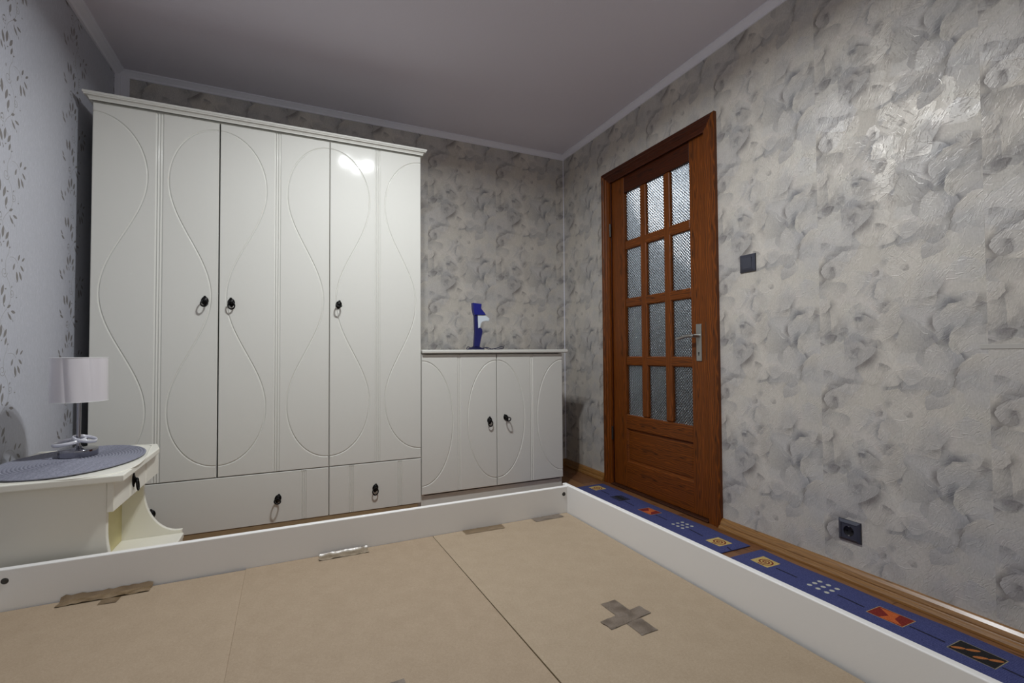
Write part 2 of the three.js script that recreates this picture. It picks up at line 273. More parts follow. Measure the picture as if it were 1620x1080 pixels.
// ------------------------------------------------------------------ room
const XL = -0.90, XR = 2.008, ZB = -3.335, ZF = 0.22, CH = 2.515;
const DZ0 = -2.715, DZ1 = -1.855, DH = 2.10;                                      // door opening in the right wall
const floor = struct('floor', bx(XL - 0.2, -0.12, ZB - 0.12, XR + 1.6, -0.016, ZF + 0.12), M.screed);
{                                                                                  // parquet planks
  const W = 0.0905, L = 0.52, r = rng(4), geos = [0, 1, 2].map((i) => { const g = metres(new THREE.BoxGeometry(W - 0.0016, 0.015, L - 0.0016), 'z'); const uv = g.attributes.uv; for (let k = 0; k < uv.count; k++) uv.setXY(k, uv.getX(k) + i * 0.21, uv.getY(k) + i * 0.37); return g; });
  for (let i = 0; XL + i * W < XR - 0.01; i++) for (let j = -1; ZB + (j + 0.5) * L < ZF; j++) {
    const z0 = Math.max(ZB, ZB + (j + (i % 2) * 0.5) * L), z1 = Math.min(ZF, ZB + (j + 1 + (i % 2) * 0.5) * L); if (z1 - z0 < 0.05) continue;
    const p = mesh('plank', geos[Math.floor(r() * 3)], M.parquet[Math.floor(r() * 3)], floor); p.scale.z = (z1 - z0) / L; p.position.set(XL + (i + 0.5) * W, -0.0085, (z0 + z1) / 2);
  }
}
struct('ceiling', bx(XL - 0.2, CH, ZB - 0.12, XR + 1.6, CH + 0.1, ZF + 0.12), M.ceiling);
const wall = (name, boxes, m) => struct(name, boxes, m);
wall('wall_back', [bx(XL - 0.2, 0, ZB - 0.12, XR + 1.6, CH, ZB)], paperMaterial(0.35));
wall('wall_front', [bx(XL - 0.2, 0, ZF, XR + 1.6, CH, ZF + 0.12)], M.whiteWall);
// right wall, the paper's strips run along z (u = z): a seam at z = -1.27
const wr = [bx(XR, 0, ZB, XR + 0.13, CH, DZ0, 0, 'z'), bx(XR, 0, DZ1, XR + 0.13, CH, ZF, 0, 'z'), bx(XR, DH, DZ0, XR + 0.13, CH, DZ1, 0, 'z')];
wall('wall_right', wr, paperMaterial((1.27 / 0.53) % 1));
{
  const a = Math.atan2(0.03, 1.135), g = bx(-0.12, 0, -4.2, 0, CH, 4.2, 0, 'z');
  const w = wall('wall_left', [g], M.floral); w.rotation.y = -a * 0.6; w.position.set(XL - 0.026, 0, ZB + 0.6);
}
// ceiling mouldings and corner strips
const cove = [[0, 0], [0.034, 0], [0.034, -0.007], [0.026, -0.012], [0.012, -0.026], [0.008, -0.036], [0, -0.036]];
{ const g = extrude(cove, XR - XL); g.rotateY(-Math.PI / 2); g.rotateY(Math.PI); g.translate(XL, CH, ZB); g.computeBoundingBox(); struct('trim_1', placeCove(extrude(cove, XR - XL + 0.04), XL - 0.02, ZB, 0), M.trimWhite); }
struct('trim_2', placeCove(extrude(cove, ZF - ZB), XR, ZF, 1), M.trimWhite);
struct('trim_3', placeCove(extrude(cove.map(([x, y]) => [x * 1.5, y]), ZF - ZB + 0.3), XL - 0.024, ZF + 0.1, 2), M.trimWhite);
function placeCove(g, x, z, side) {       // profile x = out from the wall, y = up, extruded along the wall
  const p = g.attributes.position; for (let i = 0; i < p.count; i++) {
    const o = p.getX(i), y = p.getY(i), l = p.getZ(i);
    if (side === 0) p.setXYZ(i, x + l, CH + y, z + o); else if (side === 1) p.setXYZ(i, x - o, CH + y, z - l); else p.setXYZ(i, x + o, CH + y, z - l);
  }
  const idx = []; const n = p.count; if (side !== 1) for (let i = 0; i < n; i += 3) idx.push(i, i + 2, i + 1); if (idx.length && !g.index) g.setIndex(idx);
  g = g.index ? g.toNonIndexed() : g; g.computeVertexNormals(); return g;
}
struct('trim_4', [bx(XL - 0.03, 0, ZB, XL + 0.045, CH - 0.03, ZB + 0.012, 0.003, 'y'), bx(XL - 0.03, 0, ZB, XL + 0.006, CH - 0.03, ZB + 0.03, 0.003, 'y')], M.trimWhite);
struct('trim_5', bx(XR - 0.006, 0.05, ZB, XR, CH - 0.03, ZB + 0.006, 0.002, 'y'), M.trimWhite);
// oak skirting with a groove
const skirt = [[0, 0], [0.036, 0], [0.036, 0.008], [0.031, 0.016], [0.024, 0.019], [0.022, 0.022], [0.022, 0.026], [0.016, 0.038], [0.008, 0.047], [0, 0.05]];
function skirting(name, x, z0, z1) {
  const g = extrude(skirt, z1 - z0), p = g.attributes.position; for (let i = 0; i < p.count; i++) p.setXYZ(i, x - p.getX(i), p.getY(i), z1 - p.getZ(i));
  const q = g.index ? g.toNonIndexed() : g; q.computeVertexNormals(); return struct(name, metres(q, 'z'), M.oak);
}
skirting('baseboard_right', XR, -1.785, ZF);
skirting('baseboard_corner', XR, ZB, -2.79);
{ const g = extrude(skirt, XR - XL), p = g.attributes.position; for (let i = 0; i < p.count; i++) p.setXYZ(i, XR - p.getZ(i), p.getY(i), ZB + p.getX(i)); const idx = []; for (let i = 0; i < p.count; i += 3) idx.push(i, i + 2, i + 1); const q = g.index ? g : (g.setIndex(idx), g.toNonIndexed()); q.computeVertexNormals(); struct('baseboard_back', metres(q, 'x'), M.oak); }
// worn strip of bare plaster on the right wall
struct('trim_6', [bx(XR - 0.002, 0.905, -0.76, XR + 0.001, 0.92, -0.55, 0.0008, 'z')], M.plaster);

// ------------------------------------------------------------------ door (glazed pine, twelve panes)
{
  const d = new THREE.Group(); d.name = 'door_1'; d.userData.kind = 'structure'; scene.add(d);
  const LZ0 = -2.697, LZ1 = -1.868, LY0 = 0.012, LY1 = 2.088, X0 = XR + 0.006, X1 = XR + 0.042;      // leaf
  const PZ0 = -2.565, PZ1 = -1.985, PY0 = 0.49, PY1 = 1.975, st = 'y';
  mesh('stile', bx(X0, LY0, LZ0, X1, LY1, PZ0, 0.003, 'y'), M.pine, d); mesh('stile', bx(X0, LY0, PZ1, X1, LY1, LZ1, 0.003, 'y'), M.pine, d);
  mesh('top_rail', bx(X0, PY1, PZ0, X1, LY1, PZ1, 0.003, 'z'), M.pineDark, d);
  mesh('middle_rail', bx(X0, 0.40, PZ0, X1, PY0, PZ1, 0.003, 'z'), M.pine, d);
  mesh('bottom_rail', bx(X0, LY0, PZ0, X1, 0.18, PZ1, 0.003, 'z'), M.pine, d);
  // raised panel
  const ring = (i, x) => [[x, 0.18 + i, PZ0 + i], [x, 0.18 + i, PZ1 - i], [x, 0.40 - i, PZ1 - i], [x, 0.40 - i, PZ0 + i], [x, 0.18 + i, PZ0 + i]];
  const pan = [ring(0, X0 + 0.004), ring(0.006, X0 + 0.012), ring(0.012, X0 + 0.014), ring(0.022, X0 + 0.011), ring(0.024, X0 + 0.011)];
  mesh('panel', [metres(sheet(pan, false), 'z'), bx(X0 + 0.011, 0.204, PZ0 + 0.024, X1 - 0.006, 0.376, PZ1 - 0.024, 0, 'z'), bx(X0 + 0.018, 0.18, PZ0, X1 - 0.006, 0.40, PZ1, 0, 'z')], M.pine, d);
  const pw = 0.155, ph = 0.325, gz = (PZ1 - PZ0 - 3 * pw) / 2, gy = (PY1 - PY0 - 4 * ph) / 3;
  for (let i = 0; i < 2; i++) { const z = PZ0 + (i + 1) * pw + i * gz; mesh('muntin', bx(X0 + 0.001, PY0, z, X1 - 0.002, PY1, z + gz, 0.012, 'y'), M.pine, d); }
  for (let j = 0; j < 3; j++) { const y = PY0 + (j + 1) * ph + j * gy; mesh('muntin', bx(X0 + 0.002, y, PZ0, X1 - 0.003, y + gy, PZ1, 0.012, 'z'), M.pine, d); }
  const pane = metres(new THREE.BoxGeometry(0.004, ph + 0.012, pw + 0.012), 'z');
  for (let i = 0; i < 3; i++) for (let j = 0; j < 4; j++) { const p = mesh('pane', pane, M.glass, d); p.position.set((X0 + X1) / 2 + 0.004, PY0 + ph / 2 + j * (ph + gy), PZ0 + pw / 2 + i * (pw + gz)); }
  // jamb lining and stop
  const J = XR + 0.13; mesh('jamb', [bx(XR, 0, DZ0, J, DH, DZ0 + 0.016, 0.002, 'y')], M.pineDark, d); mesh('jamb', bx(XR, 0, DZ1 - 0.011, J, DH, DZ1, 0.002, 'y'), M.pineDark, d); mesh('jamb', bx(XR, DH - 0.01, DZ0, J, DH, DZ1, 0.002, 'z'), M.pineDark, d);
  // casing: stepped moulding
  const prof = [[0, 0], [0.012, 0], [0.014, 0.006], [0.014, 0.03], [0.019, 0.034], [0.019, 0.052], [0.024, 0.058], [0.024, 0.074], [0.018, 0.080], [0, 0.080]];
  const side = (z, dirn, h) => { const g = extrude(prof, h), p = g.attributes.position; for (let i = 0; i < p.count; i++) { const out = p.getX(i), w = p.getY(i), l = p.getZ(i); p.setXYZ(i, XR - out, l > 1 ? 2.083 + w : l, z + dirn * w); } let q = g; if (dirn < 0) { const idx = []; for (let i = 0; i < p.count; i += 3) idx.push(i, i + 2, i + 1); q.setIndex(idx); q = q.toNonIndexed(); } q.computeVertexNormals(); return metres(q, 'y'); };
  mesh('casing', side(-1.865, 1, 2.163), M.pine, d); mesh('casing', side(-2.705, -1, 2.163), M.pine, d);
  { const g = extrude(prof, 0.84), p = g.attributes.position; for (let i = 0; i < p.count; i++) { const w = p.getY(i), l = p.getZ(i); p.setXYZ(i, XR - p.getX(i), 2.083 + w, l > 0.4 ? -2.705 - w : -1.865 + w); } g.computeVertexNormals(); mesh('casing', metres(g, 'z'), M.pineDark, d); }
  mesh('threshold', bx(XR - 0.022, 0.0, -2.705, XR + 0.13, 0.010, -1.865, 0.003, 'z'), M.thresholdWood, d);
  // handle: aged plate with a keyhole, lever towards the panes
  const h = mesh('handle', [bx(X0 - 0.006, 0.852, -1.948, X0, 1.055, -1.910, 0.004, 'y')], M.aluminium, d); h.userData.label = 'aged silver door handle plate';
  const neck = cyl(0.009, 0.010, 0.05, 16).rotateZ(Math.PI / 2).translate(X0 - 0.028, 0.99, -1.929);
  mesh('lever', [neck, tube([[X0 - 0.05, 0.99, -1.922], [X0 - 0.053, 0.991, -1.94], [X0 - 0.052, 0.987, -1.985], [X0 - 0.048, 0.976, -2.04]], 0.0085, 24, 10)], M.aluminium, h);
  mesh('keyhole', [cyl(0.0042, 0.0042, 0.0016, 16).rotateZ(Math.PI / 2).translate(X0 - 0.0064, 0.897, -1.929), bx(X0 - 0.0072, 0.882, -1.931, X0 - 0.006, 0.897, -1.927)], M.anthraciteDark, h);
  mesh('strike_plate', bx(XR - 0.0125, 0.86, -1.868, XR - 0.002, 1.06, -1.858, 0.001, 'y'), M.steel, d);
  for (const y of [0.35, 1.75]) mesh('hinge', cyl(0.007, 0.007, 0.09, 14).translate(XR - 0.008, y, -2.70), M.steel, d);
}

// hallway behind the glazed door
struct('wall_hall_far', bx(3.35, 0, ZB, 3.45, CH, ZF, 0, 'z'), M.hallWall);
struct('wall_hall_back', bx(XR + 0.13, 0, ZB, 3.36, CH, ZB + 0.02), M.hallWall);
struct('trim_7', bx(XR + 0.13, CH - 0.02, ZB, 3.36, CH - 0.001, ZF), M.hallCeiling);
{
  const t = thing('hall_lamp', 'round white globe lamp hanging in the hallway behind the glazed door', 'lamp', [2.95, CH - 0.02, -2.72]);
  mesh('globe', new THREE.SphereGeometry(0.1, 32, 20).translate(0, -0.22, 0), M.glow, t);
  mesh('stem', [lathe([[0.0, -0.125], [0.03, -0.125], [0.03, -0.11], [0.006, -0.1], [0.006, -0.02], [0.045, -0.015], [0.05, 0], [0, 0]], 32)], M.whiteMetal, t);
  const l = new THREE.PointLight(HALL.color, HALL.power); l.name = 'hall_light'; l.position.set(2.95, CH - 0.24, -2.72); l.shadow.radius = 5; l.castShadow = true; scene.add(l);
}

// ------------------------------------------------------------------ ceiling lamp (just above the frame): three small cups facing down
{
  const t = thing('ceiling_lamp', 'white ceiling lamp with three small downward cups above the bed', 'lamp', [0.445, CH, -1.665]);
  mesh('base_plate', lathe([[0, -0.028], [0.085, -0.028], [0.095, -0.02], [0.1, -0.004], [0.1, 0], [0, 0]], 40), M.whiteMetal, t);
  [[-0.085, 0.0, -0.035], [0.012, 0, 0.05], [0.085, 0, -0.012]].forEach(([x, , z]) => {
    const c = mesh('cup', lathe([[0.012, -0.028], [0.014, -0.045], [0.034, -0.06], [0.042, -0.115], [0.040, -0.115], [0.032, -0.063], [0.0, -0.055]], 28), M.whiteMetal, t); c.position.set(x, 0, z);
    const b = mesh('bulb', lathe([[0, -0.108], [0.02, -0.107], [0.034, -0.103], [0.036, -0.098], [0.0, -0.07]], 24), M.glow, c);
    const l = new THREE.RectAreaLight(LAMP.color, LAMP.power, LAMP.size, LAMP.size); l.name = 'lamp_light'; l.position.set(0.445 + x, CH - 0.112, -1.665 + z); l.rotation.x = -Math.PI / 2; scene.add(l);
  });
}

// ------------------------------------------------------------------ routed furniture fronts
const grooveProfile = (w, d) => [[-w / 2, 0], [-w * 0.36, -d * 0.35], [-w * 0.18, -d * 0.85], [0, -d], [w * 0.18, -d * 0.85], [w * 0.36, -d * 0.35], [w / 2, 0]];
function offsetLine(line, o) {
  return line.map((p, i) => { const a = line[Math.max(0, i - 1)], b = line[Math.min(line.length - 1, i + 1)], dx = b[0] - a[0], dy = b[1] - a[1], l = Math.hypot(dx, dy) || 1; return [p[0] + (dy / l) * o, p[1] - (dx / l) * o]; });
}
// W, H: the front; left / right: groove curves as [[distance from that edge, y] ...] from bottom to top, ending on the edge; flutes: [[x0, x1, number of grooves] ...]
function routedFront(W, H, { left, right, flutes = [], w = 0.009, d = 0.0038, e = 0.0022, T = 0.018 }) {
  const parts = [], flat = (pts) => { const s = new THREE.ShapeGeometry(new THREE.Shape(pts.map(([x, y]) => new THREE.Vector2(x, y)))); parts.push(s); };
  const cells = []; let x = 0; for (const [f0, f1] of flutes) { cells.push([x, f0]); x = f1; } cells.push([x, W]);
  const strip = (line) => parts.push(sheet(grooveProfile(w, d).map(([o, z]) => offsetLine(line, -o).map(([px, py]) => [Math.min(W, Math.max(0, px)), py, z])).reverse()));
  const clampX = (pts) => pts.map(([px, py]) => [Math.min(W, Math.max(0, px)), py]);
  cells.forEach(([a, b], i) => {
    let pts = [];
    const L = i === 0 ? left : null, R = i === cells.length - 1 ? right : null;
    pts.push([a, 0], [b, 0]);
    if (R) { const line = R.map(([o, y]) => [W - o, y]); pts.push(...clampX(offsetLine(line, -w / 2))); flat([...clampX(offsetLine(line, w / 2))].concat([])); strip(line); }
    pts.push([b, H], [a, H]);
    if (L) { const line = L.map(([o, y]) => [o, y]); pts.push(...clampX(offsetLine(line, w / 2)).reverse()); flat(clampX(offsetLine(line, -w / 2))); strip(line); }
    flat(pts);
  });
  for (const [f0, f1, n] of flutes) {
    const row = []; const k = (f1 - f0) / n; for (let i = 0; i < n; i++) for (const [o, z] of grooveProfile(k * 0.94, d)) row.push([f0 + k * (i + 0.5) + o, z]);
    row.unshift([f0, 0]); row.push([f1, 0]);
    parts.push(sheet([H, 0].map((y) => row.map(([px, z]) => [px, y, z])), true));
  }
  const per = (o, z) => [[-o, -o, z], [W + o, -o, z], [W + o, H + o, z], [-o, H + o, z], [-o, -o, z]];
  parts.push(sheet([per(e, -0.006), per(e, -e), per(e * 0.3, -e * 0.3), per(0, 0)].reverse().map((r) => r.slice()), false));
  const body = new THREE.BoxGeometry(W + 2 * e, H + 2 * e, T - 0.006); body.translate(W / 2, H / 2, -0.006 - (T - 0.006) / 2); parts.push(body);
  return merge(parts);
}
function frontAt(name, x0, y0, x1, y1, z, spec, parent, mat = M.cream) {
  const e = spec.e ?? 0.0022, m = mesh(name, routedFront(x1 - x0 - 2 * e, y1 - y0 - 2 * e, spec), mat, parent); m.position.set(x0 + e, y0 + e, z); return m;
}
// double bulb of the wardrobe doors: distance from the edge over height
function bulbCurve(H, top, bot, amp, waist) {
  const mid = (top + bot) / 2, half = (top - bot) / 2, peak = half * 0.665, pts = [], one = [];
  for (let i = 0; i <= 26; i++) { const t = i / 26 * Math.PI / 2; one.push([amp * Math.sin(t), half - (half - peak) * (1 - Math.cos(t))]); }
  for (let i = 1; i <= 30; i++) { const t = i / 30; one.push([waist + (amp - waist) * (0.5 + 0.5 * Math.cos(Math.PI * t)), peak * (1 - t)]); }
  for (const [o, v] of one) pts.push([o, mid + v]);
  for (let i = one.length - 2; i >= 0; i--) pts.push([one[i][0], mid - one[i][1]]);
  return pts.reverse();
}
function ovalCurve(top, bot, amp) { const pts = []; for (let i = 0; i <= 56; i++) { const t = -Math.PI / 2 + (i / 56) * Math.PI; pts.push([amp * Math.cos(t), (top + bot) / 2 + (top - bot) / 2 * Math.sin(t)]); } return pts; }

// drop-ring handles
function ringHandle(pose, s = 1) {
  const g = [];
  const rose = lathe([[0, 0.012], [0.006, 0.0115], [0.009, 0.008], [0.0135, 0.006], [0.016, 0.003], [0.0165, 0], [0, 0]], 20).rotateX(Math.PI / 2).scale(1, 1.25, 1); g.push(rose);
  g.push(new THREE.SphereGeometry(0.0072, 14, 10).scale(1, 1.1, 1).translate(0, 0, 0.014));
  for (const y of [0.02, -0.02]) g.push(new THREE.SphereGeometry(0.005, 10, 8).scale(1.2, 1, 0.6).translate(0, y, 0.003));
  const ring = new THREE.TorusGeometry(0.0155, 0.0034, 10, 28).scale(0.95, 1.15, 1).translate(0, -0.0175, 0);
  ring.rotateX(pose === 'out' ? -1.15 : pose === 'half' ? -0.55 : -0.12); ring.translate(0, 0, 0.015); g.push(ring);
  if (pose === 'out') g.forEach((q, i) => i === g.length - 1 && q.rotateY(0));
  return merge(g).scale(s, s, s);
}
const HANDLE = { hang: ringHandle('hang'), half: ringHandle('half'), out: ringHandle('out') };
function handle(parent, wx, wy, wz, pose, turn = 0) { const m = mesh('handle', HANDLE[pose], M.black, parent); m.userData.label = 'black drop ring handle'; m.position.set(wx - parent.position.x, wy - parent.position.y, wz - parent.position.z); m.rotation.z = turn; return m; }

// ------------------------------------------------------------------ wardrobe
const ZC = -2.781;
{
  const t = thing('wardrobe', 'tall cream three-door wardrobe with routed curved bulb lines and black ring handles', 'wardrobe', [0, 0, 0]);
  const x0 = -0.851, x1 = 0.686, y1 = 2.083, zb = ZB + 0.045, zf = ZC - 0.0185;
  mesh('side_panel', bx(x0, 0, zb, x0 + 0.018, y1, zf, 0.001, 'y'), M.cream, t); mesh('side_panel', bx(x1 - 0.018, 0, zb, x1, y1, zf, 0.001, 'y'), M.cream, t);
  mesh('partition', bx(0.172, 0.03, zb, 0.19, y1, zf, 0, 'y'), M.cream, t);
  mesh('back_panel', bx(x0 + 0.018, 0.03, zb, x1 - 0.018, y1, zb + 0.004), M.creamInside, t);
  mesh('floor_panel', bx(x0 + 0.018, 0.03, zb, x1 - 0.018, 0.048, zf), M.cream, t);
  mesh('plinth', bx(x0 + 0.02, 0, zf - 0.02, x1 - 0.02, 0.026, ZC - 0.003), M.plinthBrown, t);
  // cornice: mitred rings of a moulding profile, front and both sides
  const prof = [[0.0, 2.0835], [0.010, 2.0835], [0.011, 2.090], [0.013, 2.093], [0.016, 2.099], [0.024, 2.103], [0.029, 2.106], [0.031, 2.111], [0.030, 2.116], [0.026, 2.118]];
  const ringOf = ([o, y]) => [[x0 - o, y, zb], [x0 - o, y, ZC + o], [x1 + o, y, ZC + o], [x1 + o, y, zb]];
  const cor = [sheet(prof.map(ringOf).reverse(), false)]; cor.push(bx(x0 - 0.026, 2.1, zb, x1 + 0.026, 2.118, ZC + 0.026)); cor.push(bx(x0, 2.078, zb, x1, 2.09, ZC - 0.012)); cor.push(bx(x0, 2.0835, zb, x1, 2.1, ZC + 0.008));
  mesh('cornice', cor, M.cream, t);
  const H = 2.077 - 0.296, yb = 0.2925, yt = 2.0765;
  const curve = bulbCurve(H, 2.035 - yb, 0.347 - yb, 0.207, 0.028), spec = { left: curve, right: curve };
  const doors = [[-0.850, -0.3468, -0.596], [-0.341, 0.1765, -0.082], [0.1805, 0.685, 0.434]].map(([a, b, f]) => frontAt('door', a, yb, b, yt, ZC, { ...spec, flutes: [[f - a - 0.0165, f - a + 0.0165, 3]] }, t));
  handle(doors[0], -0.402, 1.172, ZC, 'half'); handle(doors[1], -0.288, 1.168, ZC, 'hang', 0.1); handle(doors[2], 0.226, 1.176, ZC, 'out', -0.2);
  const fl = (a, list) => list.map((f) => [f - a - 0.014, f - a + 0.014, 3]);
  const big = frontAt('drawer', -0.850, 0.028, 0.1765, 0.288, ZC, { flutes: fl(-0.850, [-0.722, 0.050]), e: 0.0022 }, t);
  handle(big, -0.608, 0.150, ZC, 'out', 0.1); handle(big, -0.070, 0.152, ZC, 'out', -0.25);
  const small = frontAt('drawer', 0.1805, 0.028, 0.685, 0.288, ZC, { flutes: fl(0.1805, [0.292, 0.560]) }, t);
  handle(small, 0.424, 0.147, ZC, 'hang', -0.12);
}
// ------------------------------------------------------------------ low cabinet
{
  const t = thing('cabinet', 'low cream two-door cabinet with routed ovals standing between wardrobe and door wall', 'cabinet', [0, 0, 0]);
  const x0 = 0.6885, x1 = 1.652, zb = ZB + 0.045, zf = ZC - 0.0185;
  mesh('side_panel', bx(x0, 0, zb, x0 + 0.018, 0.903, zf, 0.001, 'y'), M.cream, t); mesh('side_panel', bx(x1 - 0.018, 0, zb, x1, 0.903, zf, 0.001, 'y'), M.cream, t);
  mesh('back_panel', bx(x0 + 0.018, 0.05, zb, x1 - 0.018, 0.903, zb + 0.004), M.creamInside, t);
  mesh('floor_panel', bx(x0 + 0.018, 0.06, zb, x1 - 0.018, 0.078, zf), M.cream, t);
  mesh('plinth', bx(x0 + 0.018, 0, zf - 0.018, x1 - 0.018, 0.066, zf, 0.001), M.cream, t);
  mesh('top', bx(x0 + 0.001, 0.9035, zb, x1 + 0.036, 0.9255, ZC + 0.022, 0.007), M.cream, t);
  const yb = 0.071, yt = 0.897, c = ovalCurve(0.855 - yb, 0.118 - yb, 0.19), spec = { left: c, right: c };
  const d = [[0.6895, 1.1695, 0.920], [1.1735, 1.651, 1.416]].map(([a, b, f]) => frontAt('door', a, yb, b, yt, ZC, { ...spec, flutes: [[f - a - 0.011, f - a + 0.011, 2]] }, t));
  handle(d[0], 1.121, 0.482, ZC, 'hang'); handle(d[1], 1.233, 0.492, ZC, 'out', 0.5);
}

// ------------------------------------------------------------------ nightstand
const NT = 0.53;
{
  const t = thing('nightstand', 'cream nightstand with one drawer, curved sides and open lower shelf beside the wardrobe', 'nightstand', [0, 0, 0]);
  const zA = -1.889, zB = -2.412;
  const top = [[-0.893, 1.866], [-0.484, 1.866], [-0.492, 2.34], [-0.523, 2.452], [-0.893, 2.452]];
  const tg = extrude(top, 0.014, 0.004, 3); tg.rotateX(-Math.PI / 2); tg.translate(0, NT - 0.018, 0);
  mesh('top', metres(tg), M.creamWarm, t);
  // shallow bead set in from the front edge
  mesh('bead', tube([[-0.88, NT + 0.0005, -1.893], [-0.512, NT + 0.0005, -1.893], [-0.518, NT + 0.0005, -2.335], [-0.545, NT + 0.0005, -2.428], [-0.88, NT + 0.0005, -2.43]], 0.0022, 120, 6), M.creamWarm, t);
  for (const [z, xt] of [[zA, -0.53], [zB, -0.557]]) {
    const prof = [[-0.89, 0.0], [-0.425, 0.0], [-0.425, 0.168]];
    for (let i = 1; i <= 14; i++) { const a = i / 14 * Math.PI / 2; prof.push([-0.433 + (xt + 0.433) * Math.sin(a), 0.168 + 0.19 * (1 - Math.cos(a))]); }
    prof.push([xt, 0.51], [-0.89, 0.51]);
    const g = extrude(prof, 0.012, 0.003, 2); g.translate(0, 0, z - 0.015); mesh('side_panel', metres(g, 'y'), M.creamWarm, t);
  }
  mesh('shelf', bx(-0.885, 0.135, zB, -0.415, 0.158, zA - 0.018, 0.005, 'z'), M.creamWarm, t);
  mesh('plinth', bx(-0.45, 0.0, zB, -0.43, 0.135, zA - 0.018, 0.002, 'z'), M.creamWarm, t);
  mesh('back_panel', bx(-0.634, 0.155, zB, -0.625, 0.415, zA - 0.018), M.creamInside, t);
  const dr = frontAt('drawer', 0, 0, zA - zB + 0.012, 0.092, 0, { flutes: [[0.15, 0.167, 2], [0.34, 0.357, 2]] }, t, M.creamWarm);
  dr.rotation.y = Math.PI / 2; dr.position.set(-0.508, 0.416, zA + 0.002);
  const h = mesh('handle', HANDLE.hang, M.black, dr); h.position.set(0.190, 0.05, 0); h.scale.set(0.75, 1, 0.8); h.userData.label = 'black drop ring handle';
  mesh('drawer_box', bx(-0.80, 0.42, zB + 0.004, -0.532, 0.5, zA - 0.02), M.creamInside, t);
}
// oval braided place mat
const mat = (() => {
  const pts = []; const n = 22; for (let i = 0; i < n; i++) { const r0 = i / n, r1 = (i + 1) / n; pts.push([r0 * 0.2 + 0.0002, 0.0008], [(r0 * 0.85 + r1 * 0.15) * 0.2, 0.0044], [(r0 * 0.5 + r1 * 0.5) * 0.2, 0.0058], [(r0 * 0.15 + r1 * 0.85) * 0.2, 0.0044]); } pts.push([0.2, 0.0024], [0.199, 0], [0, 0]);
  const g = lathe(pts.reverse(), 72); g.scale(0.985, 1, 1.42); g.translate(-0.698, NT + 0.0035, -2.163);
  return tag(mesh('placemat', metres(g), M.mat), 'oval grey-blue braided placemat lying on the nightstand', 'placemat');
})();
// ------------------------------------------------------------------ table lamp
{
  const y0 = NT + 0.009, t = thing('table_lamp', 'small table lamp with white film-wrapped drum shade and chrome base on the nightstand', 'lamp', [-0.709, y0, -2.237]);
  mesh('base', lathe([[0, 0], [0.054, 0], [0.056, 0.002], [0.056, 0.024], [0.0545, 0.0265], [0.03, 0.0285], [0.011, 0.030], [0.009, 0.036], [0, 0.036]], 48), M.chrome, t);
  mesh('stem', cyl(0.0065, 0.0065, 0.2, 20).translate(0, 0.12, 0), M.chrome, t);
  mesh('socket', lathe([[0, 0.195], [0.018, 0.195], [0.018, 0.24], [0.014, 0.25], [0, 0.25]], 24), M.whitePlastic, t);
  const flat = (rx, rz, tilt, turn, y, x) => { const g = new THREE.TorusGeometry(1, 0.07, 8, 64); g.scale(rx, rz, 0.09); g.rotateX(Math.PI / 2); g.rotateZ(tilt); g.rotateY(turn); g.translate(x, y, 0); return g; };
  mesh('loop', flat(0.045, 0.045, 0.16, 0.5, 0.052, -0.026), M.ribbon, t); mesh('loop', flat(0.034, 0.034, -0.28, -0.2, 0.060, 0.018), M.ribbon, t);
  const s = mesh('shade', lathe([[0.080, 0.198], [0.0815, 0.198], [0.0815, 0.199], [0.0795, 0.355], [0.0795, 0.356], [0.078, 0.356], [0.0795, 0.199], [0.080, 0.198]], 64), M.shade, t);
  mesh('shade_ring', [new THREE.TorusGeometry(0.0795, 0.0012, 6, 64).rotateX(Math.PI / 2).translate(0, 0.356, 0), new THREE.TorusGeometry(0.0808, 0.0012, 6, 64).rotateX(Math.PI / 2).translate(0, 0.198, 0), ...[0, 1, 2].map((i) => cyl(0.001, 0.001, 0.079, 6).rotateZ(Math.PI / 2).translate(0.04, 0.235, 0).rotateY(i * 2.094))], M.whiteMetal, s);
}
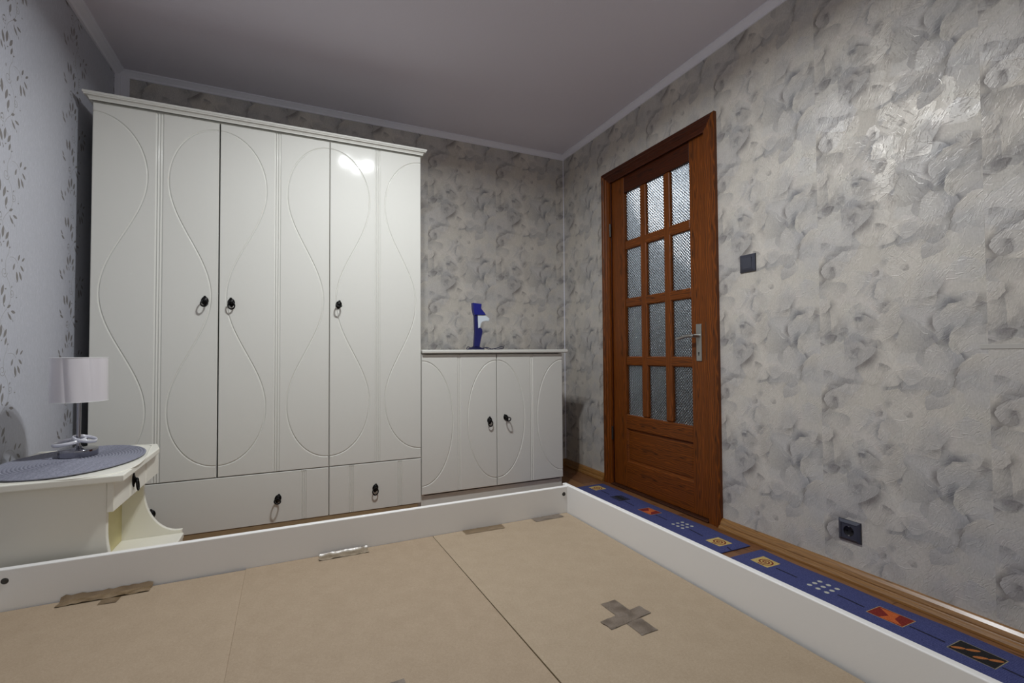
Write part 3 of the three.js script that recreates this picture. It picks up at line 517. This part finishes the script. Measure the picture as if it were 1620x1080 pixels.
// ------------------------------------------------------------------ bed frame
const RT = 0.30, BT = 0.184;
{
  const t = thing('bed', 'bare white bed frame of plain boards without a mattress', 'bed frame', [0, 0, 0]);
  const rail = (name, x0, x1, y0, y1, cx, cz, turn, alongX) => { const L = x1 - x0; const g = alongX ? bx(-L / 2, y0, -0.0105, L / 2, y1, 0.0105, 0.004) : bx(-0.0105, y0, -L / 2, 0.0105, y1, L / 2, 0.004, 'z'); const m = mesh(name, g, M.laminate, t); m.position.set(cx, 0, cz); m.rotation.y = turn; return m; };
  const far = rail('side_rail', -0.785, 1.128, 0.06, RT, 0.1735, -1.8575, 0.0148, true); far.userData.label = 'side board facing the wardrobe';
  const foot = rail('foot_rail', -1.905, -0.33, 0.06, RT + 0.004, 1.1445, -1.117, 0.011, false); foot.userData.label = 'foot board beside the blue rugs';
  rail('side_rail', -0.785, 1.138, 0.06, RT, 0.178, -0.352, 0, true);
  rail('head_rail', -1.86, -0.34, 0.06, RT, -0.80, -1.10, 0, false);
  for (const [x, z] of [[-0.755, -1.80], [1.10, -1.845], [-0.755, -0.40], [1.12, -0.40]]) mesh('leg', bx(x - 0.022, 0, z - 0.022, x + 0.022, BT - 0.009, z + 0.022, 0.003, 'y'), M.laminate, t);
  mesh('cleat', bx(-0.74, BT - 0.04, -1.83, 1.1, BT - 0.008, -1.815), M.laminate, t); mesh('cleat', bx(-0.74, BT - 0.04, -0.39, 1.1, BT - 0.008, -0.37), M.laminate, t);
  for (const x of [-0.135, 0.517]) mesh('slat', bx(x - 0.04, BT - 0.03, -1.815, x + 0.04, BT - 0.008, -0.39, 0, 'z'), M.creamInside, t);
  for (const [x] of [[-0.738], [1.108]]) { const b = mesh('bolt', lathe([[0, 0.002], [0.004, 0.0025], [0.007, 0.002], [0.0088, 0], [0, 0]], 20).rotateX(Math.PI / 2), M.steel, far); const dx = x - 0.1735; b.position.set(dx, 0.267, 0.0105); }
}
// three hardboard sheets lying in the frame
{
  const panel = (pts, m, label) => { const g = extrude(pts.map(([x, z]) => [x, -z]), 0.0055, 0.0006, 1); g.rotateX(-Math.PI / 2); g.translate(0, BT - 0.0063, 0); return tag(mesh('bed_board', metres(g), m), label, 'board', 'hardboard sheets in the bed frame'); };
  panel([[-0.765, -1.828], [-0.142, -1.832], [-0.126, -0.38], [-0.765, -0.38]], M.board[0], 'beige hardboard sheet in the bed frame, nearest the nightstand');
  panel([[-0.1408, -1.840], [0.4995, -1.849], [0.546, -0.38], [-0.1246, -0.38]], M.board[1], 'beige hardboard sheet in the middle of the bed frame');
  panel([[0.5025, -1.849], [1.120, -1.858], [1.129, -0.38], [0.552, -0.38]], M.board[2], 'beige hardboard sheet with a taped cross, by the foot board');
}
// packing tape: thin crinkled strips
function tapeStrip(x0, z0, x1, z1, w, seed, lift = 0.0012, up = 0) {       // from one end to the other; up = how far the far edge climbs the board
  const r = rng(seed), n = 18, dx = x1 - x0, dz = z1 - z0, L = Math.hypot(dx, dz), nx = -dz / L, nz = dx / L, top = [], rows = [];
  const K = up ? 7 : 5;
  for (let j = 0; j < K; j++) { const row = []; for (let i = 0; i <= n; i++) { const s = i / n, q = (j / (K - 1) - 0.5) * w, ragged = (i === 0 || i === n) ? (r() - 0.5) * 0.004 : 0; row.push([x0 + dx * s + nx * q + ragged, BT + lift * (0.25 + r() * (up ? 3 : 1)) + (up && j === 0 ? up * (0.75 + 0.25 * r()) : 0), z0 + dz * s + nz * q]); } rows.push(row); }
  const g = sheet(rows), under = sheet(rows.map((q) => q.map(([x, y, z]) => [x, y - 0.0002, z])).reverse());
  return [g, under];
}
{
  const T = (geos, m, label) => { const g = geos.map((q) => metres(q)); return tag(mesh('packing_tape', g, m), label, 'tape', 'packing tape on the bed boards'); };
  T([...tapeStrip(-0.615, -1.812, -0.395, -1.815, 0.042, 1, 0.0016, 0.012), ...tapeStrip(-0.485, -1.80, -0.488, -1.757, 0.045, 2)], M.tapeBrown, 'long crumpled brown tape nearest the nightstand, with a short grey flap');
  T(tapeStrip(0.085, -1.818, 0.252, -1.820, 0.044, 3, 0.0012, 0.008), M.tapeShiny, 'shiny clear tape along the side board, middle of the row');
  T(tapeStrip(0.625, -1.828, 0.795, -1.826, 0.046, 5), M.tapeBrown, 'yellowish brown tape beside the end of the open board joint');
  T(tapeStrip(0.94, -1.832, 1.078, -1.836, 0.044, 7), M.tape, 'pale grey tape closest to the frame corner by the door');
  T([...tapeStrip(0.825, -1.145, 0.832, -0.975, 0.052, 9, 0.0011), ...tapeStrip(0.748, -1.048, 0.895, -1.068, 0.043, 11, 0.0019)], M.tape, 'cross of two grey-brown tape strips on the board');
  T([...tapeStrip(0.206, -1.071, 0.216, -0.90, 0.038, 13, 0.0011), ...tapeStrip(0.14, -0.975, 0.285, -0.985, 0.045, 15, 0.0019)], M.tape, 'taped cross at the lower picture edge, only its tip showing');
}
// ------------------------------------------------------------------ rugs
function rugTexture(motifs, L) {       // 0.60 m wide (u) by L long (v)
  const k = 800, W = Math.round(0.6 * k), H = Math.round(L * k), [cc, c] = canvas(W, H), r = rng(W + H);
  c.fillStyle = 'rgb(62,68,118)'; c.fillRect(0, 0, W, H);
  c.save();
  for (const col of [0.49, 0.30, 0.11]) motifs.forEach(([z, kindNo], n) => {
    const kind = col === 0.49 ? kindNo : (kindNo + (col === 0.30 ? 2 : 4)) % 5, x = col * W / 0.6, y = z * k, s = 0.052 * k;
    c.save(); c.translate(x, y);
    c.strokeStyle = 'rgb(14,16,40)'; c.lineWidth = 6; c.beginPath(); c.moveTo(-0.012 * k, s + 6); c.lineTo(-0.016 * k, s + 0.1 * k); c.stroke();
    if (kind === 0) { c.fillStyle = 'rgb(196,170,104)'; c.fillRect(-s * 0.8, -s * 0.8, s * 1.6, s * 1.6); c.strokeStyle = 'rgb(110,30,20)'; c.lineWidth = 5; c.beginPath(); for (let i = 0; i <= 90; i++) { const a = i / 90 * 16, q = s * 0.66 * (i / 90); c.lineTo(Math.cos(a) * q, Math.sin(a) * q); } c.stroke(); }
    if (kind === 1) { c.fillStyle = 'rgb(190,190,178)'; for (let i = -1; i <= 1; i++) for (let j = -1; j <= 1; j++) { c.beginPath(); c.arc(i * s * 0.6, j * s * 0.62, s * 0.17, 0, 7); c.fill(); } }
    if (kind === 2) { c.fillStyle = 'rgb(120,28,20)'; c.fillRect(-s * 0.75, -s, s * 1.5, s * 2); c.fillStyle = 'rgb(190,92,40)'; c.beginPath(); c.moveTo(-s * 0.7, -s * 0.3); c.lineTo(0, -s * 0.1); c.lineTo(s * 0.6, -s * 0.9); c.lineTo(s * 0.7, s * 0.2); c.lineTo(-s * 0.1, s * 0.3); c.lineTo(-s * 0.6, s * 0.9); c.fill(); c.strokeStyle = 'rgb(180,150,100)'; c.lineWidth = 2; c.strokeRect(-s * 0.75, -s, s * 1.5, s * 2); }
    if (kind === 3) { c.fillStyle = 'rgb(12,12,16)'; c.fillRect(-s * 0.75, -s * 1.05, s * 1.5, s * 2.1); c.fillStyle = 'rgb(172,104,52)'; for (let i = 0; i < 4; i++) { c.beginPath(); c.ellipse((i % 2 ? 0.2 : -0.25) * s, -s * 0.75 + i * s * 0.5, s * 0.36, s * 0.13, 0.7, 0, 7); c.fill(); } c.strokeStyle = 'rgb(150,140,110)'; c.lineWidth = 2; c.strokeRect(-s * 0.75, -s * 1.05, s * 1.5, s * 2.1); }
    if (kind === 4) { c.strokeStyle = 'rgb(8,9,16)'; c.lineWidth = 11; for (let i = 0; i < 5; i++) { c.beginPath(); c.moveTo(-s * 0.8, -s * 0.8 + i * s * 0.4); c.lineTo(s * 0.8, -s * 0.6 + i * s * 0.36); c.stroke(); } c.fillStyle = 'rgb(14,14,18)'; c.fillRect(-s * 0.3, -s * 0.9, s * 0.6, s * 1.8); }
    c.restore();
  });
  c.restore();
  const im = c.getImageData(0, 0, W, H); for (let y = 0; y < H; y++) for (let x = 0; x < W; x++) { const o = (y * W + x) * 4, f = (r() - 0.5) * 44 + ((y % 4) < 2 ? -4 : 4); for (let q = 0; q < 3; q++) im.data[o + q] = Math.max(0, im.data[o + q] + f); } c.putImageData(im, 0, 0);
  return cc;
}
function rug(x1, z0, z1, motifs, label, seed) {
  const L = z1 - z0, w = 0.6, cc = rugTexture(motifs.map(([z, k]) => [z - z0, k]), L), t = tex(cc, true), n = 14, m = 40, h = 0.011, r = rng(seed), nz = makeNoise(seed);
  const mtl = std({ map: t, roughness: 0.95, bumpMap: t, bumpScale: 0.0012, sheen: 0.2, sheenRoughness: 0.6 });
  const pos = [], uv = [], idx = [];
  for (let j = 0; j <= m; j++) for (let i = 0; i <= n; i++) {
    const edge = i === 0 || i === n || j === 0 || j === m, wav = (nz(j / 6 + 3, seed, 64, 64) - 0.5) * 0.012;
    pos.push(x1 - w + (i / n) * w + wav * (i / n), edge ? 0.0035 : h + (nz(i / 3, j / 4, 64, 64) - 0.5) * 0.003, z0 + (j / m) * L); uv.push(i / n, 1 - j / m);
  }
  for (let j = 0; j < m; j++) for (let i = 0; i < n; i++) { const a = j * (n + 1) + i; idx.push(a, a + n + 1, a + 1, a + 1, a + n + 1, a + n + 2); }
  const g = new THREE.BufferGeometry(); g.setAttribute('position', new THREE.Float32BufferAttribute(pos, 3)); g.setAttribute('uv', new THREE.Float32BufferAttribute(uv, 2)); g.setIndex(idx); g.computeVertexNormals();
  const b = g.clone(); const p = b.attributes.position; for (let i = 0; i < p.count; i++) p.setY(i, 0.0008); const ix = b.index.array; for (let i = 0; i < ix.length; i += 3) [ix[i + 1], ix[i + 2]] = [ix[i + 2], ix[i + 1]]; b.computeVertexNormals();
  const rim = []; for (let j = 0; j <= m; j++) rim.push([n, j]); for (let i = n - 1; i >= 0; i--) rim.push([i, m]); for (let j = m - 1; j >= 0; j--) rim.push([0, j]); for (let i = 1; i <= n; i++) rim.push([i, 0]);
  const at = ([i, j], y) => { const k = (j * (n + 1) + i) * 3; return [pos[k], y, pos[k + 2]]; };
  const side = sheet([rim.map((q) => at(q, 0.0035)), rim.map((q) => at(q, 0.0008))]);
  return tag(mesh('rug', [g, b, side], mtl), label, 'rug', 'blue rugs along the door wall');
}
rug(1.93, -2.73, -1.562, [[-2.633, 0], [-2.391, 4], [-2.122, 2], [-1.88, 1], [-1.646, 0]], 'blue patterned rug lying in front of the wooden door', 3);
rug(1.935, -1.512, -0.34, [[-1.406, 0], [-1.163, 1], [-0.94, 2], [-0.719, 3], [-0.47, 4]], 'blue patterned rug below the wall socket, nearer the camera', 8);

// ------------------------------------------------------------------ switch and socket
function bevelPlate(s, inner, depth) {      // frame around an opening, facing -x
  const rg = (h, x) => [[x, -h, -h], [x, -h, h], [x, h, h], [x, h, -h], [x, -h, -h]];
  return [sheet([rg(s, 0), rg(s, -0.003), rg(s * 0.97, -depth * 0.55), rg(inner * 1.08, -depth), rg(inner, -depth), rg(inner, -depth + 0.004)], false), bx(-0.004, -s, -s, 0, s, s)];
}
{
  const t = thing('light_switch', 'dark grey square light switch on the wall beside the door', 'switch', [XR, 1.331, -1.609]);
  mesh('frame', bevelPlate(0.043, 0.028, 0.013), M.anthracite, t);
  const k = bx(-0.005, -0.0275, -0.0275, 0, 0.0275, 0.0275, 0.002); const r = mesh('rocker', k, M.anthracite, t); r.position.x = -0.010; r.rotation.z = 0.07;
}
{
  const t = thing('wall_socket', 'dark grey square power socket low on the wall above the rugs', 'socket', [XR, 0.190, -1.169]);
  mesh('frame', bevelPlate(0.041, 0.028, 0.013), M.anthracite, t);
  const face = new THREE.Shape([[-0.028, -0.028], [0.028, -0.028], [0.028, 0.028], [-0.028, 0.028]].map(([x, y]) => new THREE.Vector2(x, y))); const hole = new THREE.Path(); hole.absarc(0, 0, 0.0195, 0, Math.PI * 2, true); face.holes.push(hole);
  const fg = new THREE.ExtrudeGeometry(face, { depth: 0.002, bevelEnabled: false, curveSegments: 32 }); fg.rotateY(-Math.PI / 2); fg.translate(-0.009, 0, 0);
  mesh('insert', [fg], M.anthracite, t);
  mesh('recess', [lathe([[0, 0], [0.0195, 0], [0.0195, 0.007]], 32).rotateZ(Math.PI / 2).translate(-0.0042, 0, 0)], M.anthraciteDark, t);
  mesh('contact', bx(-0.0105, -0.0195, -0.003, -0.005, -0.0165, 0.003), M.aluminium, t); mesh('contact', bx(-0.0105, 0.0165, -0.003, -0.005, 0.0195, 0.003), M.aluminium, t);
  mesh('hole', [cyl(0.0028, 0.0028, 0.001, 14).rotateZ(Math.PI / 2).translate(-0.0048, 0, 0.0095), cyl(0.0028, 0.0028, 0.001, 14).rotateZ(Math.PI / 2).translate(-0.0048, 0, -0.0095)], M.black, t);
}
// ------------------------------------------------------------------ small blue desk lamp on the cabinet
{
  const t = thing('desk_lamp', 'small blue desk lamp with white reflector and loose cord on the low cabinet', 'lamp', [1.095, 0.9255, -2.95]);
  const base = lathe([[0, 0.026], [0.018, 0.024], [0.03, 0.017], [0.046, 0.01], [0.053, 0.004], [0.053, 0], [0, 0]], 36); base.scale(1.12, 1, 0.8); mesh('base', base, M.blueDark, t);
  const spine = extrude([[-0.014, 0.015], [0.018, 0.015], [0.022, 0.04], [0.040, 0.122], [0.036, 0.138], [0.010, 0.15], [0.005, 0.2], [0.006, 0.262], [-0.012, 0.262], [-0.010, 0.2], [-0.008, 0.12]], 0.022, 0.003, 2); spine.translate(0, 0, -0.011); mesh('arm', spine, M.navy, t);
  const head = extrude([[-0.022, 0.305], [0.030, 0.300], [0.027, 0.272], [0.052, 0.243], [0.060, 0.233], [-0.012, 0.233], [-0.020, 0.27]], 0.036, 0.004, 2); head.translate(0, 0, -0.018); mesh('head', head, M.blue, t);
  const refl = extrude([[0.012, 0.222], [0.064, 0.224], [0.088, 0.207], [0.086, 0.196], [0.058, 0.194], [0.038, 0.188], [0.026, 0.172], [0.022, 0.150], [0.013, 0.145]], 0.028, 0.003, 2); refl.translate(0, 0, -0.014); mesh('reflector', refl, M.whitePlastic, t);
  mesh('cord', [tube([[0.03, 0.006, 0], [0.07, 0.016, 0.02], [0.10, 0.004, 0.03], [0.14, 0.012, 0.02], [0.19, 0.022, 0], [0.21, 0.012, -0.03], [0.17, 0.004, -0.03], [0.12, 0.006, 0.0], [0.08, 0.003, 0.03], [0.05, 0.012, 0.05]], 0.0026, 80, 8), tube([[-0.02, 0.012, -0.03], [-0.05, 0.02, -0.02], [-0.066, 0.004, 0.01], [-0.05, 0.003, 0.04]], 0.0026, 30, 8)], M.blueDark, t);
}
finish(scene);
renderer.render(scene, camera);
